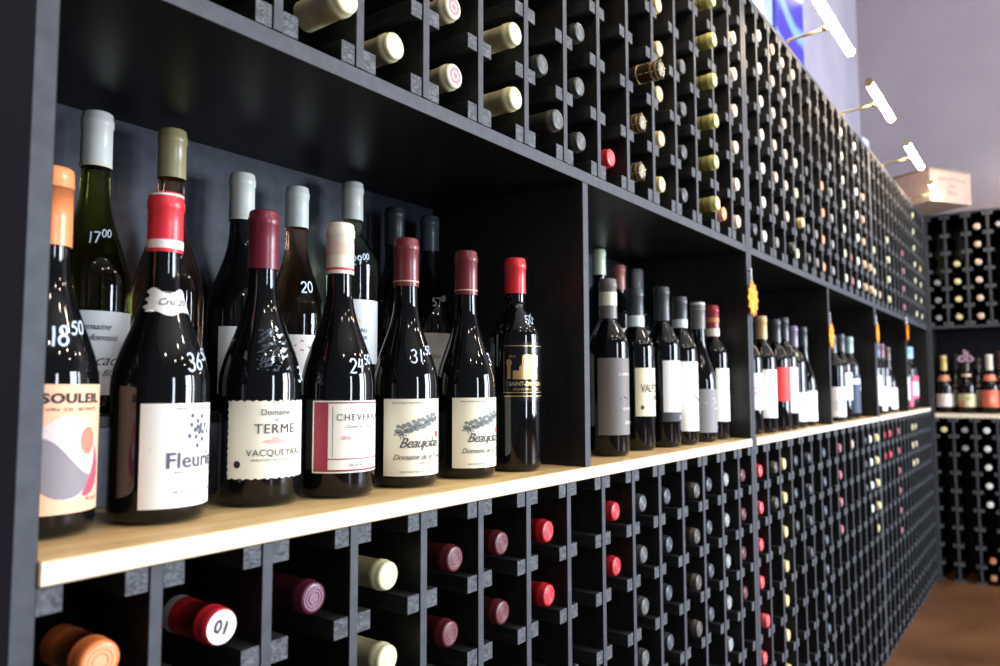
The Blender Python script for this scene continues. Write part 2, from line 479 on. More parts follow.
# 2 red capsule, Fleurie
o, p = bottle('bur', (.3685, .094, Z), 'dark bottle with red capsule and cream label lettered Fleurie', cap=foil((.72, .035, .05)), capL=.056, R=.0418, H=.294,
              bands=[(.06, .20, paper((.86, .82, .78))), (.93, .965, paper((.86, .82, .78)))])
lm = [paper((.86, .84, .76)), M_INK, M_REDINK, principled('mauve_ink', (.10, .10, .16), .7)]
its = [(S, 'Fleurie', .000, .034, .019, 3, 0.0, 1.05, .0003), (S, 'APPELLATION FLEURIE CONTRÔLÉE', .004, .029, .0030, 1, 0, 1), (S, 'MIS EN BOUTEILLE AU DOMAINE', .004, .012, .0034, 1, 0, 1),
       (S, 'GRAND VIN DU BEAUJOLAIS', .002, .084, .0034, 1, 0, 1), ('line', arc(0, .05, .040, .038, 90, 450, 4), .0003, 1, 2)]
for k in range(16):
    a = k * 2.4; r_ = .0015 + .0009 * k; its.append(('blob', .004 + r_ * math.cos(a), .067 + r_ * math.sin(a), .0018, .0022, 3, 2))
its.append((S, 'M', .004, .064, .009, 3, 0, 1))
label_obj(o, p, .014, .1035, 66, 15, lm, its)
lmw = [paper((.85, .84, .79)), M_INK]
label_obj(o, p, .184, .204, 84, 8, lmw, [(S, 'Cru 2019', 0, .007, .009, 1, .3, 1.0)], name='neck_label', edge=.0028, ef=210)
price(o, p, '36', '50', 3, .132, size=.0105)
# 3 maroon, Terme
o, p = bottle('bur', (.482, .103, Z), 'dark embossed bottle with maroon capsule and ragged cream label lettered TERME', cap=foil((.16, .018, .034)), capL=.062, H=.300, R=.0413)
lm = [paper((.84, .80, .66)), M_INK, paper((.75, .42, .38)), M_INKB]
label_obj(o, p, .028, .104, 82, 0, lm, [
    (S, 'Domaine', -.010, .062, .0085, 1, 0, 1), (S, 'le', -.010, .056, .005, 1, 0, 1), (S, 'TERME', -.010, .044, .0135, 1, 0, 1.12),
    ('blob', -.010, .036, .013, .0022, 2, 1), ('blob', -.010, .039, .004, .0018, 2, 1), (S, 'VACQUEYRAS', -.008, .022, .0092, 1, 0, 1.1), (S, 'APPELLATION VACQUEYRAS CONTRÔLÉE', -.006, .017, .003, 1, 0, 1),
    ('blob', -.048, .014, .0036, .0036, 3, 1), (S, '2017', -.008, .073, .004, 1, 0, 1.6)], edge=.0009)
bm = bmesh.new()                                   # embossed arms in the glass
for k in range(60):
    a = -.35 + random.uniform(-.42, .42); z = .155 + random.uniform(-.022, .022)
    R_ = rad(p, z) + .0002; ribbon(bm, [cyl(R_, 0, z, a), cyl(R_, .004, z + random.uniform(-.004, .004), a), cyl(R_, .006, z + random.uniform(-.003, .005), a)], .0018)
to_obj('embossed_crest', bm, principled('raised_glass', (.06, .07, .09), .12, spec=1), o)
price(o, p, '36', '', 26, .123, size=.0105)
# 4 cream capsule, red bar label
o, p = bottle('bur', (.568, .081, Z), 'dark bottle with cream capsule, its label bordered and barred in crimson', cap=foil((.83, .78, .62)), capL=.058, H=.299,
              bands=[(.07, .115, paper((.62, .07, .08))), (.36, .60, paper((.74, .58, .45)))])
lm = [paper((.86, .83, .74)), principled('crimson_ink', (.33, .03, .06), .6), M_INK, M_REDINK]
label_obj(o, p, .027, .103, 80, -2, lm, [
    ('rect', -.0550, .0015, -.0385, .0745, 1, 1), ('rect', -.0385, .014, .055, .0152, 1, 1), ('rect', -.0385, .0015, .055, .0035, 1, 1), ('rect', -.0385, .0730, .055, .0745, 1, 1), ('rect', -.034, .017, -.0334, .070, 2, 1),
    (S, 'CHEVERNY', -.001, .055, .0100, 2, 0, 1.25), (S, 'Cuvée du Château', -.001, .047, .0048, 2, .3, 1), (S, '2018', -.020, .035, .005, 3, .2, 1), (S, 'MIS EN BOUTEILLE', .0, .0065, .0040, 2, 0, 1)])
price(o, p, '24', '50', -24, .132, size=.0105)
# 5 and 6, the same wine twice
def beau(x, y, rot, lab, pr, prr):
    o, p = bottle('bur', (x, y, Z), lab, cap=foil((.17, .028, .034)), capL=.060, H=.298, R=.040,
                  bands=[(.09, .115, paper((.75, .5, .35)))])
    lm = [paper((.84, .79, .62)), M_INK, principled('pale_engraving_ink', (.22, .25, .24), .7), M_REDINK]
    it = [(S, 'Beaujolais', -.006, .033, .0165, 1, .45, .88), (S, 'Domaine de la Treille', -.004, .019, .0090, 1, .4, .95), (S, 'Imported by France Wines', -.024, .084, .0034, 1, 0, 1),
          (S, 'MISE EN BOUTEILLE AU DOMAINE', -.010, .004, .0030, 1, 0, 1), ('rect', .016, .044, .024, .051, 3, 2), (S, 'APPELLATION CONTRÔLÉE', .01, .0135, .0030, 1, 0, 1)]
    for k in range(34):                            # engraving of a hillside village
        t = k / 33; u = -.040 + .055 * t
        it.append(('line', [(u, .047 + .018 * t), (u + .0035, .050 + .018 * t + .005 * math.sin(k * 2.1)), (u + .007, .0465 + .020 * t + .004 * math.cos(k * 3.3))], .0011, 2 if k % 3 else 1, 2))
        it.append(('blob', u + .004, .052 + .017 * t + .005 * math.sin(k * 1.7), .0028, .0022, 2, 1))
    label_obj(o, p, .014, .1035, 76, rot, lm, it)
    if pr: price(o, p, pr[0], pr[1], prr, .146, size=.0105)
beau(.672, .078, -9, 'dark bottle with maroon capsule, engraved cream label and price 31.50', ('31.', '50'), -36)
beau(.783, .073, -1, 'dark bottle with maroon capsule and engraved label beside the red-capped gold-printed one', ('3', ''), 8)
# 7 bordeaux, gold print
o, p = bottle('bor', (.884, .063, Z), 'dark straight-shouldered bottle with bright red capsule and gold castle print', cap=foil((.72, .03, .04)), capL=.052, H=.301, R=.0365)
lm = [principled('black_label_print', (.006, .006, .008), .18), M_GOLDINK]
it = [('line', [(-.034 + .0034 * k, zz) for k in range(21)], w_, 1, 2) for zz, w_ in ((.0765, .0011), (.0065, .0011), (.0115, .0008))]
it += [('line', [(-.034, .070 - .0035 * k) for k in range(18)], .0009, 1, 2), (S, 'SAINT-EMILION', 0, .021, .0078, 1, 0, 1, .0002), (S, 'GRAND CRU CLASSE', 0, .0145, .0045, 1, 0, 1), (S, '2016', -.022, .060, .005, 1, 0, 1),
      ('rect', -.012, .030, .018, .048, 1, 1), ('rect', -.008, .048, .008, .060, 1, 1), ('rect', .011, .048, .019, .064, 1, 1), ('rect', -.021, .030, -.012, .042, 1, 1), ('rect', -.029, .031, -.024, .052, 1, 1), ('blob', -.0265, .053, .004, .005, 1, 1), ('blob', 0, .061, .008, .004, 1, 1)]
for i in range(8): it.append(('rect', -.010 + .003 * i, .048, -.0088 + .003 * i, .0505, 1, 1))
label_obj(o, p, .098, .180, 56, -28, lm, it)
price(o, p, '50', '00', -26, .205, size=.009, w=.0012)

# back row, on the riser
YB = .2505
WHITEF = foil((.50, .52, .49), .45)
o, p = bottle('bur', (.377, YB, RT), 'olive green bottle with white capsule and pale label, price 17.00, behind the peach one', cap=WHITEF, capL=.060, H=.318, glass=M_OLIVE, R=.0385, bands=[(.02, .05, paper((.6, .52, .3)))])
label_obj(o, p, .020, .105, 62, -14, [paper((.72, .76, .80)), M_INK], [(S, 'Domaine', -.006, .066, .0095, 1, .5, 1), (S, 'Boulonnais', -.002, .055, .0095, 1, .5, 1), (S, 'Muscadel', 0, .030, .016, 1, .5, 1), (S, 'Loire Blanc', .003, .019, .0095, 1, .5, 1)])
price(o, p, '17', '00', -37, .175, size=.0085, w=.0014)
o, p = bottle('bur', (.462, YB, RT), 'rosé bottle with olive gold capsule half hidden behind the Fleurie', cap=foil((.30, .26, .13)), capL=.058, H=.323, glass=M_ROSE, R=.038)
price(o, p, '0', '', -20, .17)
o, p = bottle('bur', (.556, YB, RT), 'dark bottle with white capsule standing between the Fleurie and Terme bottles', cap=WHITEF, capL=.060, H=.293, R=.0400, bands=[(.06, .10, paper((.55, .5, .35)))])
label_obj(o, p, .020, .100, 60, -10, [paper((.72, .72, .68)), M_INK], [(S, 'Côtes du Rhône', 0, .05, .009, 1, .2, 1)])
o, p = bottle('bur', (.641, YB, RT), 'amber rosé bottle with white capsule behind the Terme and crimson-barred labels', cap=WHITEF, capL=.056, H=.294, glass=M_ROSE, R=.0385)
label_obj(o, p, .020, .095, 60, -10, [paper((.80, .76, .70)), M_REDINK], [('line', [(-.02, .06), (-.01, .068), (0, .058), (.01, .066), (.02, .06)], .002, 1, 1), ('line', [(-.02, .05), (-.01, .056), (0, .047), (.01, .055), (.02, .05)], .002, 1, 1)])
price(o, p, '20', '', -26, .150, size=.010)
o, p = bottle('bor', (.740, YB, RT), 'pale green straight-shouldered bottle with white capsule behind the cream-capped one', cap=WHITEF, capL=.056, H=.322, glass=M_CLEARG, R=.0375)
label_obj(o, p, .060, .150, 60, -22, [paper((.80, .82, .82)), M_INK, paper((.75, .6, .3))], [('rect', -.02, .058, .0, .062, 2, 1), ('blob', -.01, .064, .006, .006, 2, 1), (S, 'CHATEAU', -.008, .044, .008, 1, 0, 1), (S, 'BORDEAUX', -.008, .034, .007, 1, 0, 1)])
price(o, p, '29', '00', -44, .198, size=.009)
o, p = bottle('bur', (.827, YB, RT), 'dark bottle with matt black capsule behind the bottle priced 31.50', cap=foil((.012, .014, .018), .5), capL=.060, H=.302)
label_obj(o, p, .020, .10, 55, -10, [paper((.7, .7, .68)), M_INK], [(S, 'Barolo', 0, .05, .012, 1, .2, 1)])
o, p = bottle('bur', (.908, YB, RT), 'dark bottle with slate blue capsule and price 57 between two maroon capsules', cap=foil((.05, .065, .085), .4), capL=.058, H=.303)
label_obj(o, p, .032, .112, 55, -14, [paper((.74, .74, .70)), M_INK], [(S, 'Vin Rouge', 0, .04, .010, 1, .3, 1)])
price(o, p, '57', '00', -40, .155, size=.009)

# ================================================================== second bay
def plain(o, p, z0, z1, half, rot, col, items=(), extra=()):
    return label_obj(o, p, z0, z1, half, rot, [paper(col), M_INK] + list(extra), items)
GREYP = (.20, .185, .175)
TEALW = paper((.70, .80, .76)); CRB = paper((.80, .80, .62))
o, p = bottle('bor', (1.163, .062, Z), 'dark bottle with taupe cream-banded capsule and tall taupe grey label', cap=foil((.17, .155, .145), .5), capL=.070, H=.303, R=.0342, bands=[(.32, .66, CRB)])
plain(o, p, .036, .166, 74, -22, GREYP, [(S, 'CAMINO', .008, .100, .0075, 2, 0, 1), (S, 'GRAN', .016, .018, .008, 2, 0, 1), (S, 'RESERVA', .012, .042, .0062, 2, 0, 1), ('line', [(-.002, .030), (.03, .030)], .0006, 2, 1), ('line', [(-.004, .060), (.006, .064), (.014, .060), (.03, .070)], .0026, 3, 1)], (paper((.8, .78, .76)), M_INKB))
o, p = bottle('bor', (1.298, .076, Z), 'dark bottle with charcoal teal-banded capsule and small cream label with tall narrow lettering', cap=foil((.045, .055, .058), .45), capL=.074, H=.301, R=.0342, bands=[(.02, .30, TEALW)])
plain(o, p, .063, .152, 52, -16, (.86, .78, .55), [(S, 'VALPO', .0, .044, .022, 1, 0, .85, 0, .7), (S, 'lla', .012, .030, .016, 1, .4, .9), ('blob', -.018, .016, .0035, .004, 1, 1), ('line', [(-.03, .088), (.03, .088)], .0008, 1, 1)])
o, p = bottle('bor', (1.395, .066, Z), 'dark bottle with plain black capsule and white label with a grey foot band', cap=foil((.05, .052, .055), .5), capL=.068, H=.314, R=.0342)
plain(o, p, .050, .168, 66, 0, (.86, .86, .84), [('rect', -.042, .0, .042, .018, 1, 1), (S, '2012', .008, .004, .011, 2, 0, 1), ('line', [(.012, .09), (.018, .07), (.014, .06)], .003, 3, 1)], (paper((.85, .85, .83)), M_REDINK))
o, p = bottle('bor', (1.470, .060, Z), 'dark bottle with charcoal white-banded capsule and long cream label with a tree sketch', cap=foil((.06, .064, .07), .45), capL=.066, H=.301, R=.0342, bands=[(.02, .28, TEALW)])
plain(o, p, .028, .168, 70, -4, (.86, .87, .78), [(S, 'OUTIS', .004, .122, .012, 1, 0, 1), ('line', [(-.03, .014), (.03, .014)], .0006, 1, 1)] +
      [('line', [(-.012 + .004 * k, .075 - .002 * k), (-.006 + .004 * k, .068 - .002 * k), (-.010 + .005 * k, .060)], .0016, 1, 1) for k in range(7)])
o, p = bottle('bur', (1.574, .062, Z), 'sloping-shouldered bottle with grey white-topped capsule and grey label with white scribble', cap=foil((.17, .17, .165), .5), capL=.060, H=.300, R=.036, bands=[(.72, .95, paper((.8, .82, .76)))])
plain(o, p, .020, .112, 70, -4, (.24, .235, .24), [('line', [(-.028, .062), (-.006, .072), (.012, .082), (.020, .078), (.0, .066), (-.006, .060), (.03, .066)], .0024, 2, 2), (S, 'NERO', .004, .048, .007, 2, 0, 1), (S, 'SICILIA', .012, .034, .0045, 2, 0, 1), (S, '2015', .016, .008, .008, 2, 0, 1)], (paper((.82, .82, .82)),))
o, p = bottle('bor', (1.664, .064, Z), 'dark bottle with crimson cream-banded capsule and blank cream label by the first post', cap=foil((.33, .035, .05)), capL=.072, H=.300, R=.0342, bands=[(.02, .26, CRB), (.45, .6, paper((.55, .25, .12)))])
plain(o, p, .040, .158, 62, 2, (.88, .90, .80), [(S, 'Rosso', .010, .070, .010, 1, .2, 1)], ())
o, p = bottle('bor', (1.135, .150, Z), 'dark bottle mostly hidden behind the taupe-labelled one, white label edge showing', cap=foil((.4, .42, .4), .5), capL=.05, H=.290)
plain(o, p, .045, .175, 80, -40, (.84, .84, .82), [('blob', -.01, .08, .006, .006, 2, 1)], (M_REDINK,))
for x, H, c, lab in ((1.474, .332, (.60, .70, .50), 'dark bottle with pale green capsule, tallest at the back of the second bay'), (1.569, .309, (.42, .14, .11), 'dark bottle with copper red capsule at the back of the second bay'), (1.664, .311, (.36, .39, .40), 'dark bottle with pale grey capsule at the back of the second bay')):
    o, p = bottle('bor', (x, YB, RT), lab, cap=foil(c), capL=.058, H=H)
    plain(o, p, .05, .16, 55, -10, (.78, .76, .7), [(S, 'VINO', 0, .05, .012, 1, 0, 1)])

# ================================================================== third to sixth bays (blurred, further off)
WP = (.86, .86, .86)
def far(x, y, H, kind, cap, z0, z1, half, rot, col, lab, items=(), extra=(), R=None, capL=.060):
    o, p = bottle(kind, (x, y, Z), lab, cap=foil(cap), capL=capL, H=H, R=R or .0345, seg=28, capr=.0142)
    plain(o, p, z0, z1, half, rot, col, items, extra)
K = (.045, .055, .065)
BL = 'bor'
far(1.880, .056, .292, BL, (.1, .1, .11), .060, .150, 75, -10, WP, 'dark bottle half behind the first post, white label with pink bands', [('rect', -.035, .035, .035, .045, 2, 1), ('rect', -.035, .05, .035, .056, 2, 1)], (paper((.75, .5, .58)),))
far(1.962, .046, .297, BL, (.62, .42, .18), .038, .160, 75, -10, WP, 'dark bottle with tan gold capsule and plain white label, third bay')
far(2.068, .042, .296, BL, K, .078, .168, 84, -10, (.75, .05, .05), 'dark bottle with black capsule and bright red label, third bay', [(S, 'ROSSO', .012, .045, .006, 2, 0, 1)], (paper(WP),))
far(2.160, .046, .307, BL, K, .045, .170, 75, -10, WP, 'dark bottle with tallest black capsule just beyond the bright red label')
far(2.258, .048, .290, BL, (.22, .18, .27), .018, .100, 78, -10, WP, 'dark bottle with lavender capsule and low white label, third bay')
far(2.385, .054, .296, 'bur', K, .014, .104, 78, -6, WP, 'sloping dark bottle with sketched white label, last in the third bay', [('line', [(.0, .07), (.01, .05), (.005, .03), (.015, .02)], .004, 1, 1)], R=.037)
far(2.745, .050, .290, BL, (.07, .08, .10), .015, .115, 88, -20, WP, 'dark bottle with wide white label, nearest in the fourth bay', [('rect', -.04, .02, .04, .055, 2, 1)], (paper((.66, .66, .7)),), R=.038)
far(2.870, .050, .300, BL, (.07, .085, .11), .070, .165, 75, -10, (.80, .83, .84), 'dark bottle with slate capsule and narrow white label, fourth bay')
far(3.010, .052, .298, BL, (.30, .44, .42), .020, .160, 80, -10, (.05, .065, .12), 'bottle with pale teal capsule and deep blue label, fourth bay', [('rect', -.04, .105, .04, .125, 2, 1)], (paper(WP),))
far(3.110, .070, .304, BL, (.55, .57, .54), .020, .150, 80, -10, (.06, .075, .12), 'bottle with white capsule and deep blue label, last in the fourth bay', [('rect', -.04, .08, .04, .1, 2, 1)], (paper(WP),))
far(3.430, .050, .290, BL, (.08, .08, .1), .040, .190, 80, -10, WP, 'dark bottle with long white label behind the second tall post')
far(3.540, .050, .300, BL, (.10, .14, .22), .015, .115, 80, -10, WP, 'dark bottle with slate blue capsule and low white label, fifth bay')
far(3.680, .056, .303, BL, (.24, .09, .15), .030, .160, 75, -10, (.48, .50, .58), 'bottle with mauve capsule and lavender grey label, fifth bay')
far(3.800, .052, .293, 'bur', (.13, .09, .07), .015, .110, 80, -10, WP, 'sloping dark bottle with brown capsule and square white label, fifth bay', R=.037)
PKL = (.75, .10, .20)
far(4.160, .050, .285, BL, (.2, .2, .2), .050, .19, 80, -10, WP, 'dark bottle with narrow white label just past the last starburst tag')
far(4.270, .050, .270, BL, (.10, .05, .06), .015, .140, 80, -10, PKL, 'bottle with hot pink label standing low in the sixth bay')
far(4.375, .050, .318, BL, (.25, .45, .60), .055, .170, 80, -10, PKL, 'pink and grey labelled bottle with sky blue capsule, sixth bay', [('rect', -.04, .015, .04, .085, 2, 1)], (paper((.5, .56, .58)),))
far(4.480, .052, .322, BL, (.32, .48, .62), .055, .170, 80, -10, PKL, 'pink and grey labelled bottle nearest the corner, sixth bay', [('rect', -.04, .015, .04, .085, 2, 1)], (paper((.5, .56, .58)),))
far(4.600, .080, .292, BL, (.70, .26, .22), .06, .16, 60, 0, (.1, .1, .1), 'dark bottle with coral pink capsule at the corner end of the sixth bay')

# ================================================================== bottles lying in the racks
ORD = ['zeroth', 'first', 'second', 'third', 'fourth', 'fifth', 'sixth', 'seventh', 'eighth', 'ninth', 'tenth', 'eleventh', 'twelfth', 'thirteenth', 'fourteenth', 'fifteenth']
TYPES = {  # capsule colour, face colour (often lightened, end sheen put into it), capsule length, bands
    'cream': ((.62, .60, .36), (.74, .72, .50)), 'pinkring': ((.66, .62, .42), (.72, .25, .28)), 'grey': ((.050, .052, .048), (.115, .125, .125)), 'red': ((.60, .02, .03), (.75, .12, .13)),
    'wired gold': ((.05, .035, .015), (.48, .42, .30)), 'gold': ((.62, .48, .22), (.76, .64, .38)), 'charcoal': ((.045, .045, .045), (.10, .10, .10)), 'olive': ((.42, .43, .14), (.72, .74, .42)),
    'orange': ((.70, .30, .14), (.82, .42, .24)), 'salmon': ((.78, .68, .55), (.80, .42, .28)), 'slate': ((.025, .03, .038), (.075, .09, .115)), 'white': ((.74, .76, .72), (.82, .84, .82)),
    'beige': ((.52, .42, .34), (.60, .48, .40)), 'dun': ((.16, .14, .14), (.24, .21, .21)), 'silver': ((.16, .17, .17), (.36, .39, .38)), 'pale green': ((.62, .66, .48), (.74, .78, .62)),
    'pink': ((.30, .10, .12), (.45, .20, .22)), 'tan': ((.55, .38, .24), (.66, .47, .32)), 'maroon': ((.085, .011, .015), (.13, .034, .046)), 'purple': ((.07, .008, .022), (.17, .06, .11)),
    'coral': ((.60, .06, .07), (.66, .11, .13)), 'brown': ((.05, .045, .038), (.095, .09, .085)), 'peach': ((.75, .20, .055), (.85, .38, .20)), 'yellow': ((.70, .62, .30), (.80, .74, .42)),
    'copper': ((.45, .18, .08), (.62, .30, .18)), 'blue grey': ((.04, .05, .07), (.13, .16, .21)), 'crimson': ((.40, .008, .015), (.50, .035, .055)),
}
def lying(col, row, typ, prot, where, label, group):
    zc = up_z(row) if where == 'up' else lo_z(row)
    x = X0 + CP * (col + .5)
    if col % 15 == 14: x -= .0055
    if col % 15 == 0: x += .0055 if col else .003
    cc, fc = TYPES[typ]; near = col < 16
    L = .290
    seg = 32 if col < 8 else (24 if near else 12)
    bands = []
    if typ == 'olive': bands = [(.52, .56, M_INKB)]
    if typ == 'wired gold': bands = [(.72, .93, foil((.55, .38, .13)))]
    o, p = bottle('bor', (x, prot + L + .002, zc), label, H=L, R=.0352, cap=foil(cc), capL=.062, seg=seg, face=foil(fc, .4), group=group, bands=bands, screw=(typ in ('peach', 'red' if col == 1 else '')), capr=.0150)
    o.rotation_euler = (PI / 2, 0, 0)
    return o
def place(tbl, where):
    cnt = {}
    for e in tbl: cnt[(e[0], e[2])] = len(e[1])
    for e in tbl:
        col, rows, typ, pr = e[:4]
        unit = col // 15; k = col % 15 + 1
        anchor = ['near end post', 'first tall post', 'second tall post'][unit]
        for r in rows:
            pv = pr[r] if isinstance(pr, dict) and r in pr else (0.004 if isinstance(pr, dict) else pr)
            if where == 'up': lab = '%s-capped bottle in upper rack, %s row up, %s column past %s' % (typ.replace(' ', '-'), ORD[r + 1], ORD[k], anchor)
            else: lab = '%s-capped bottle in lower rack, %s row down, %s column past %s' % (typ.replace(' ', '-'), ORD[r + 1], ORD[k], anchor)
            lab = lab.replace('pinkring', 'pink-ringed cream')
            nm = typ.replace('pinkring', 'pink-ringed')
            o = lying(col, r, typ, pv + random.uniform(-.0015, .0015), where, lab, ('%s-capped bottles lying in the %s racks' % (nm, 'upper' if where == 'up' else 'lower')))
            yield col, r, typ, o
R = lambda a, b=None: list(range(a) if b is None else range(a, b))
UP = [(2, [0], 'cream', -.028), (3, [0], 'cream', .006), (4, [0, 1], 'pinkring', .006), (5, [0, 1], 'cream', -.014), (6, [0, 1], 'grey', {0: -.016, 1: .008}), (7, R(3), 'grey', .006),
      (8, [0], 'red', .008), (9, R(3), 'wired gold', {0: .001, 1: .0, 2: -.038}), (10, R(5), 'gold', .010), (11, R(4), 'charcoal', .006), (12, R(6), 'olive', -.022), (13, [0], 'orange', .0),
      (14, R(6), 'salmon', .002), (15, [0], 'slate', .0), (16, R(7), 'white', .006), (17, R(2), 'dun', .004), (17, R(2, 7), 'beige', .004), (18, R(1, 7), 'beige', .006), (18, [0], 'charcoal', -.012),
      (19, [0], 'cream', .006), (19, [1], 'gold', -.008), (19, [2, 3], 'cream', .005), (19, [6], 'beige', .006), (20, R(4), 'charcoal', .0), (21, R(2), 'dun', .003), (22, R(4), 'orange', .006),
      (23, R(5), 'silver', .002), (25, R(7), 'pale green', .006), (26, R(2), 'pink', .006), (27, R(7), 'white', .002), (28, R(5), 'tan', -.002), (29, R(2), 'tan', -.006), (30, R(3), 'cream', .003), (31, [0], 'tan', .003),
      (33, R(4), 'cream', -.003), (37, R(4), 'pink', -.002), (41, R(7), 'cream', .001), (43, R(4), 'yellow', .003)]
LO = [(0, [0], 'peach', .003), (1, [0], 'red', .003), (2, [0], 'purple', .008), (3, [0, 1], 'cream', .010), (4, [0, 1], 'maroon', {0: .002, 1: .010}), (5, [0, 1], 'maroon', .010), (6, [0, 1], 'crimson', .006),
      (8, [0, 1], 'crimson', .009), (9, R(4), 'grey', .009), (10, R(4), 'slate', .009), (11, R(4), 'brown', -.005), (12, R(4), 'slate', .009), (13, R(5), 'silver', .010), (14, R(4), 'maroon', .008),
      (15, R(6), 'coral', {4: -.006}), (16, R(2), 'brown', -.004), (17, R(7), 'gold', .004), (18, R(3), 'slate', .003), (19, R(4), 'slate', -.006), (21, R(8), 'blue grey', .003), (23, R(4), 'pink', .002),
      (25, [0], 'beige', .004), (27, R(3), 'slate', .001), (28, R(4), 'white', .002), (29, R(4), 'yellow', -.004), (29, [4], 'gold', .002), (31, R(2), 'crimson', .004), (32, R(2), 'coral', .0), (34, R(6), 'pink', .0),
      (38, R(3), 'yellow', .0), (39, R(3), 'beige', .0)]
M_PINKP = paper((.66, .2, .24)); M_WHP = paper((.84, .80, .72)); M_GOLDW = principled('gold_wire', (.6, .5, .3), .3, metal=1)
def disc(bm, H, r0, r1, mi): lathe(bm, [(r1, H), (max(r0, .0005), H)], 28, mi, (False, r0 == 0))
for gen in (place(UP, 'up'), place(LO, 'lo')):
    for col, r, typ, o in gen:
        H = .290
        if typ == 'pinkring':
            bm = bmesh.new(); disc(bm, H + .0024, 0, .0125, 0); disc(bm, H + .0027, .0062, .0100, 1); disc(bm, H + .0027, 0, .004, 1)
            to_obj('foil_seal', bm, [M_WHP, M_PINKP], o.children[0])
        if typ == 'wired gold' :
            bm = bmesh.new()
            for k in range(4):
                a = k * PI / 2 + .4; pts = [(.0160 * math.cos(a), .0160 * math.sin(a), H - .05 + .0528 * t / 5) for t in range(6)] + [(.004 * math.cos(a), .004 * math.sin(a), H + .0035)]
                for q, w_ in zip(pts, pts[1:]): tube(bm, q, w_, .0007, 5)
            for zz in (H - .04, H - .012):
                n = 14
                for k in range(n):
                    tube(bm, (.0160 * math.cos(2 * PI * k / n), .0160 * math.sin(2 * PI * k / n), zz), (.0160 * math.cos(2 * PI * (k + 1) / n), .0160 * math.sin(2 * PI * (k + 1) / n), zz), .0007, 5)
            to_obj('wire_cage', bm, M_GOLDW, o.children[0])
        if typ == 'red' and col == 1:
            bm = bmesh.new(); disc(bm, H + .0024, 0, .0138, 0)
            vs, fs = text_polys('10', .0145, bold=.0004)
            rot = Matrix.Rotation(math.radians(160), 2)
            bv = []
            for x, y in vs:
                q = rot @ Vector((x, y - .005)); bv.append(bm.verts.new((q.x, q.y, H + .0028)))
            for q in fs:
                f = bm.faces.new([bv[i] for i in q]); f.material_index = 1
            bmesh.ops.recalc_face_normals(bm, faces=bm.faces)
            to_obj('cap_disc', bm, [paper((.84, .80, .82)), M_INKB], o.children[0])
            bm = bmesh.new(); lathe(bm, [(.0160, H - .062), (.0160, H - .052)], 32, 0, (False, False)); to_obj('collar', bm, paper((.62, .62, .62)), o.children[0])

# end wall rack: bottles look along -X
def lying_end(c, z, typ, lab, grp):
    cc, fc = TYPES[typ]
    o, p = bottle('bor', (BX + .292 - .004, -.002 - BP * (c + .5) - (.004 if c == 0 else 0), z), lab, H=.288, R=.0352, cap=foil(cc), capL=.055, seg=14, face=foil(fc, .4), group=grp, capr=.0155)
    o.rotation_euler = (PI / 2, 0, -PI / 2)
for c, rows, typ in ((0, R(3), 'silver'), (1, R(4), 'yellow'), (2, R(6), 'salmon'), (3, [5], 'silver')):
    for r in rows:
        lying_end(c, 1.4235 + .0975 * r, typ, '%s-capped bottle, end wall upper rack, %s row up, %s column from corner' % (typ, ORD[r + 1], ORD[c + 1]), typ + '-capped bottles in the end wall upper rack')
for c, rows, typ in ((0, [0], 'yellow'), (1, R(2), 'silver'), (2, R(5), 'white'), (2, [7, 8], 'copper')):
    for s in rows:
        lying_end(c, max(.0388, .8095 - .0975 * s), typ, '%s-capped bottle, end wall lower rack, %s row down, %s column from corner' % (typ, ORD[s + 1], ORD[c + 1]), typ + '-capped bottles in the end wall lower rack')

# champagne on the end rack's shelf
ZC = .899 + .0005
def champ(x, y, lab, cap, capL, lc, collar, H=.315, z1=.105, items=(), extra=(), seg=28):
    o, p = bottle('cha', (x, y, ZC), lab, cap=foil(cap), capL=capL, H=H, seg=seg, capr=.0168, cat='champagne bottle', name='champagne_bottle')
    if lc: label_obj(o, p, .035, z1, 75, -78, [paper(lc), M_INK] + list(extra), items)
    if collar: label_obj(o, p, H * .56, H * .66, 150, -78, [foil(collar)], (), name='collar')
    return o
champ(4.835, -.062, 'champagne bottle with gold foil neck, copper collar and pale pink label', (.62, .46, .16), .115, (.80, .68, .66), (.55, .22, .12))
o = champ(4.835, -.168, 'champagne bottle wearing a mauve bow, with a cream and green label', (.03, .035, .02), .09, (.62, .58, .36), None, H=.318, items=[('blob', .0, .045, .014, .010, 2, 1), ('rect', -.05, .0, -.02, .03, 3, 1)], extra=(paper((.3, .4, .12)), paper((.7, .25, .12))))
for c_ in [o]:
    bm = bmesh.new()
    for s in (-1, 1):                               # bow loops and tails
        for k in range(3):
            lathe_pts = [(0, s * .012 * (j / 4) * 3, .245 + .022 * math.sin(j / 4 * PI) * (1 if k == 0 else -.6) + k * .004) for j in range(5)]
            for a, b in zip(lathe_pts, lathe_pts[1:]): tube(bm, (a[0] - .016, a[1], a[2] + .045), (b[0] - .016, b[1], b[2] + .045), .007 - .001 * k, 7)
    tube(bm, (-.012, 0, .285), (-.012, .004, .345), .007, 8); tube(bm, (-.012, 0, .285), (-.014, -.012, .335), .006, 8)
    to_obj('ribbon_bow', bm, principled('mauve_satin', (.42, .25, .34), .35), c_, smooth=True)
    label_obj(c_, champagne(.318), .2, .214, 150, -78, [foil((.62, .42, .32))], (), name='neck_band')
champ(4.835, -.276, 'champagne bottle with white foil neck, coral collar and coral label', (.76, .70, .60), .13, (.82, .18, .11), (.80, .24, .15), z1=.125, items=[('blob', 0, .04, .016, .02, 2, 1)], extra=(paper((.85, .35, .25)),))
champ(4.935, -.108, 'dark champagne bottle with black neck behind the gold and bowed bottles', (.02, .02, .02), .10, (.66, .62, .50), None, H=.325, z1=.15)
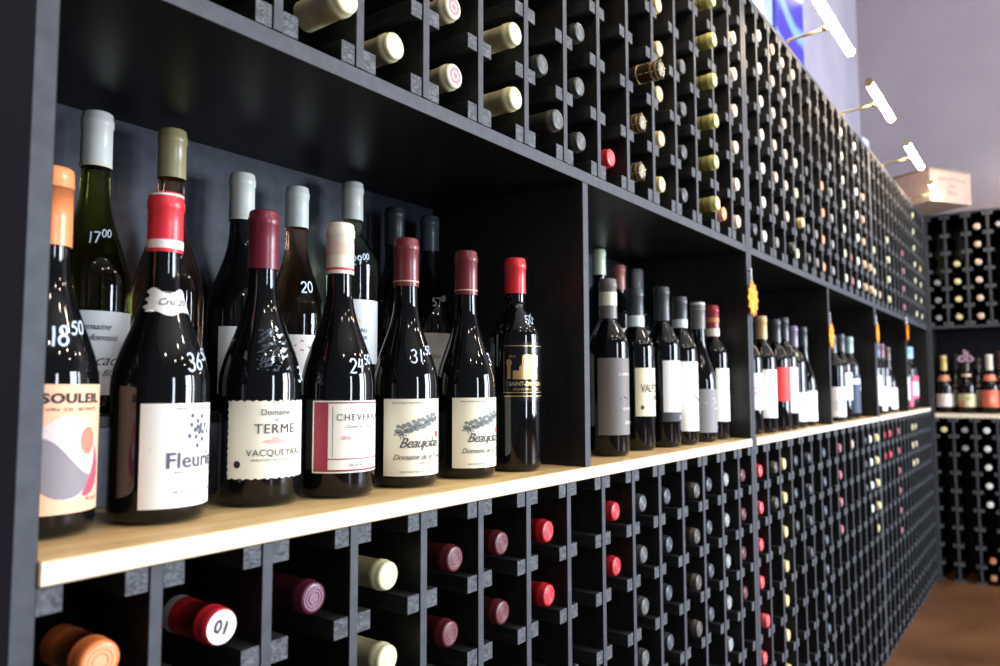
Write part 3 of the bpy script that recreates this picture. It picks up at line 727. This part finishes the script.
champ(4.935, -.216, 'dark champagne bottle between and behind the bowed and coral bottles', (.05, .04, .03), .06, (.66, .62, .52), None, H=.30, z1=.15)
champ(4.935, -.318, 'dark champagne bottle with copper-topped neck behind the coral one', (.12, .05, .04), .10, (.66, .62, .52), None, H=.335, z1=.15)
champ(4.835, -.385, 'dark champagne bottle at the edge beyond the coral one', (.05, .05, .05), .10, (.55, .55, .6), None, seg=20)

# ================================================================== starburst price tags on clip strips
def star_tag(x, z, y, ang, lab):
    root = bpy.data.objects.new('price_tag', None); link(root); root.location = (x, y, z); root.rotation_euler = (0, 0, ang)
    tag(root, lab, 'price tag', 'orange starburst tags on the posts')
    bm = bmesh.new(); n = 12; fr, bk = [], []
    for k in range(n * 2):
        a = PI * k / n; r = .042 if k % 2 == 0 else .032
        fr.append(bm.verts.new((r * math.cos(a) * 1.12, -.001, r * math.sin(a)))); bk.append(bm.verts.new((r * math.cos(a) * 1.12, .001, r * math.sin(a))))
    bm.faces.new(list(reversed(fr))); bm.faces.new(bk)
    for k in range(n * 2): bm.faces.new((fr[k], fr[(k + 1) % (2 * n)], bk[(k + 1) % (2 * n)], bk[k]))
    bmesh.ops.recalc_face_normals(bm, faces=bm.faces)
    to_obj('starburst_card', bm, M_ORANGE, root)
    bm = bmesh.new(); box(bm, -.0035, .0035, .0015, .003, -.01, .072, bev=.0004); tube(bm, (0, .0025, .066), (0, .0085, .066), .003, 8)
    to_obj('clip_strip', bm, M_METAL, root)
for i, (x, z, lab) in enumerate([(1.728, 1.247, 'orange starburst tag on the first tall post, biggest of the four'), (2.475, 1.203, 'orange starburst tag on the divider between third and fourth bays'), (3.235, 1.252, 'orange starburst tag on the second tall post'), (3.985, 1.300, 'orange starburst tag nearest the corner, smallest of the four')]):
    star_tag(x, z, -.010, math.radians(4), lab)

# ================================================================== LED rack lamps
def lamp(x, lab, rot=0., base=None):
    root = bpy.data.objects.new('rack_lamp', None); link(root); root.location = base or (x, .0, RACK_T); root.rotation_euler = (0, 0, rot)
    tag(root, lab, 'lamp', 'LED rack lamps')
    bm = bmesh.new(); box(bm, -.005, .005, -.003, .03, .0003, .005, bev=.0008); tube(bm, (0, .0, .008), (0, -.096, .014), .0042, 10)
    to_obj('arm', bm, M_BRASS, root)
    bm = bmesh.new(); bmesh.ops.create_uvsphere(bm, u_segments=12, v_segments=8, radius=.0085, matrix=Matrix.Translation((0, -.099, .016)))
    to_obj('joint', bm, M_BRASS, root, smooth=True)
    bm = bmesh.new(); tube(bm, (-.175, -.118, .026), (.225, -.118, .026), .0115, 12); to_obj('led_tube', bm, M_LED, root)
    bm = bmesh.new(); tube(bm, (-.190, -.118, .027), (-.175, -.118, .027), .0128, 12); tube(bm, (.225, -.118, .027), (.232, -.118, .027), .0128, 12)
    tube(bm, (-.19, -.118, .0375), (.232, -.118, .0375), .003, 6)
    to_obj('tube_housing', bm, M_BRASS, root)
lamp(.600, 'LED tube lamp on a brass arm above the nearest bay'); lamp(1.358, 'LED tube lamp on a brass arm above the second bay')
lamp(2.115, 'LED tube lamp in front of the blue banner, largest of the glowing tubes'); lamp(2.802, 'LED tube lamp on its brass arm, second glowing tube beyond the banner')
lamp(3.563, 'LED tube lamp on its brass arm, just before the cardboard box'); lamp(4.300, 'LED tube lamp overlapping the cardboard box')
lamp(0, 'LED tube lamp on the end wall rack beyond the box', -PI / 2, (BX, -.57, 2.0))

# cardboard wine case on the corner of the racks
root = bpy.data.objects.new('cardboard_box', None); link(root); root.location = (4.385, -.085, 2.0015); root.rotation_euler = (0, 0, math.radians(-32))
tag(root, 'pale cardboard wine case with its lid ajar, on top of the corner racks', 'box')
M_CARD = noisy('cardboard', (.34, .235, .18), (.40, .28, .22), (20, 20, 20), 3, .7)
BW, BD, BH = .30, .40, .165
bm = bmesh.new()
box(bm, 0, BW, 0, .006, 0, BH); box(bm, 0, BW, BD - .006, BD, 0, BH); box(bm, 0, .006, .006, BD - .006, 0, BH); box(bm, BW - .006, BW, .006, BD - .006, 0, BH); box(bm, .006, BW - .006, .006, BD - .006, 0, .006)
to_obj('carton', bm, M_CARD, root)
bm = bmesh.new()
a = [bm.verts.new(v) for v in ((-.003, -.003, BH + .001), (BW + .003, -.003, BH + .001), (BW + .003, BD, BH + .014), (-.003, BD, BH + .014), (-.003, -.003, BH + .007), (BW + .003, -.003, BH + .007), (BW + .003, BD, BH + .020), (-.003, BD, BH + .020))]
for q in ((0, 3, 2, 1), (4, 5, 6, 7), (0, 1, 5, 4), (1, 2, 6, 5), (2, 3, 7, 6), (3, 0, 4, 7)): bm.faces.new([a[i] for i in q])
box(bm, BW * .52, BW * .8, .01, .1, BH + .0085, BH + .016)
to_obj('lid', bm, noisy('cardboard_lid', (.20, .15, .12), (.24, .18, .14), (20, 20, 20), 3, .7), root)
bm = bmesh.new()
for s, y, sz in (('Robert & France', .118, .030), ('Fine', .078, .032), ('Wines', .042, .030)):
    vs, fs = text_polys(s, sz, .3); bv = [bm.verts.new((x + .155, -.0008, yy + y + (-.9 * x * x if s[0] == 'R' else 0))) for x, yy in vs]
    for q in fs: bm.faces.new([bv[i] for i in q])
to_obj('printed_lettering', bm, principled('faded_brown_ink', (.16, .09, .085), .7), root)
# blue grey card sheets slid upright behind the rack's top edge
def card(x, y, h, tilt, lab):
    bm = bmesh.new(); box(bm, -.07, .07, -.0015, .0015, 0, h, bev=.0005)
    o = to_obj('card_sheet', bm, principled('blue_grey_card', (.22, .27, .42), .6), loc=(x, y, RACK_T + .001)); o.rotation_euler = (0, math.radians(tilt), 0)
    tag(o, lab, 'card', 'blue grey cards')
card(3.60, .07, .14, -6, 'blue grey card standing upright on the rack top before the box'); card(2.63, .05, .075, -6, 'small blue grey card standing on the rack top near the second lamp')

# ================================================================== light
def area(name, loc, to, sx, sy, power, color):
    l = bpy.data.lights.new(name, 'AREA'); l.shape = 'RECTANGLE'; l.size = sx; l.size_y = sy; l.energy = power; l.color = color
    o = bpy.data.objects.new(name, l); COL.objects.link(o); o.location = loc
    o.rotation_euler = (Vector(to) - Vector(loc)).to_track_quat('-Z', 'Y').to_euler(); return o
def spot(name, loc, power, color, r=.04):
    l = bpy.data.lights.new(name, 'POINT'); l.energy = power; l.color = color; l.shadow_soft_size = r
    o = bpy.data.objects.new(name, l); COL.objects.link(o); o.location = loc; return o
area('shopfront_daylight', (3.75, -4.3, 1.45), (1.3, 0, 1.15), 1.35, 2.2, 265, (.78, .88, 1.0))
area('shopfront_daylight_second_pane', (5.0, -3.5, 1.45), (1.3, 0, 1.15), .5, 2.1, 60, (.86, .93, 1.0))
area('shop_door_daylight', (.4, -5.0, 1.3), (.9, 0, 1.0), .4, 2.2, 60, (.80, .88, 1.0))
for i, (x, y) in enumerate([(.2, -1.7), (1.5, -2.4), (2.6, -1.9), (3.9, -2.6), (.9, -3.4), (2.9, -3.7), (1.9, -1.5), (-.5, -2.6), (2.2, -3.0), (4.8, -1.9)]):
    spot('ceiling_downlight', (x, y, 3.3), 13, (1, .86, .68), .055)
for z in (2.45, 2.9, 3.4): spot('violet_sign_light', (3.63, .29, z), .8, (.50, .44, 1.0), .03)
W = bpy.data.worlds.new('room_air'); scn.world = W; W.use_nodes = True
W.node_tree.nodes['Background'].inputs['Color'].default_value = (.62, .62, .78, 1)
W.node_tree.nodes['Background'].inputs['Strength'].default_value = .12

# ================================================================== camera
cam = bpy.data.cameras.new('camera'); co = bpy.data.objects.new('camera', cam); COL.objects.link(co)
yaw, pt, ro = .6355, .072, -.0023
F = Vector((math.cos(pt) * math.cos(yaw), math.cos(pt) * math.sin(yaw), math.sin(pt)))
Rv = Vector((math.sin(yaw), -math.cos(yaw), 0)); Uv = Rv.cross(F)
R2 = Rv * math.cos(ro) + Uv * math.sin(ro); U2 = -Rv * math.sin(ro) + Uv * math.cos(ro)
co.matrix_world = Matrix(((R2.x, U2.x, -F.x, CAM.x), (R2.y, U2.y, -F.y, CAM.y), (R2.z, U2.z, -F.z, CAM.z), (0, 0, 0, 1)))
cam.sensor_width = 36; cam.lens = 751.66 * 36 / 1000; cam.clip_start = .02
cam.dof.use_dof = True; cam.dof.focus_distance = .95; cam.dof.aperture_fstop = 5.0
scn.camera = co
scn.view_settings.view_transform = 'Standard'; scn.view_settings.look = 'None'
scn.view_settings.exposure = 0.7; scn.view_settings.gamma = 1.0; scn.view_settings.use_curve_mapping = False
scn.cycles.use_denoising = True
scn.cycles.max_bounces = 7; scn.cycles.transmission_bounces = 6
scn.cycles.sample_clamp_indirect = 6
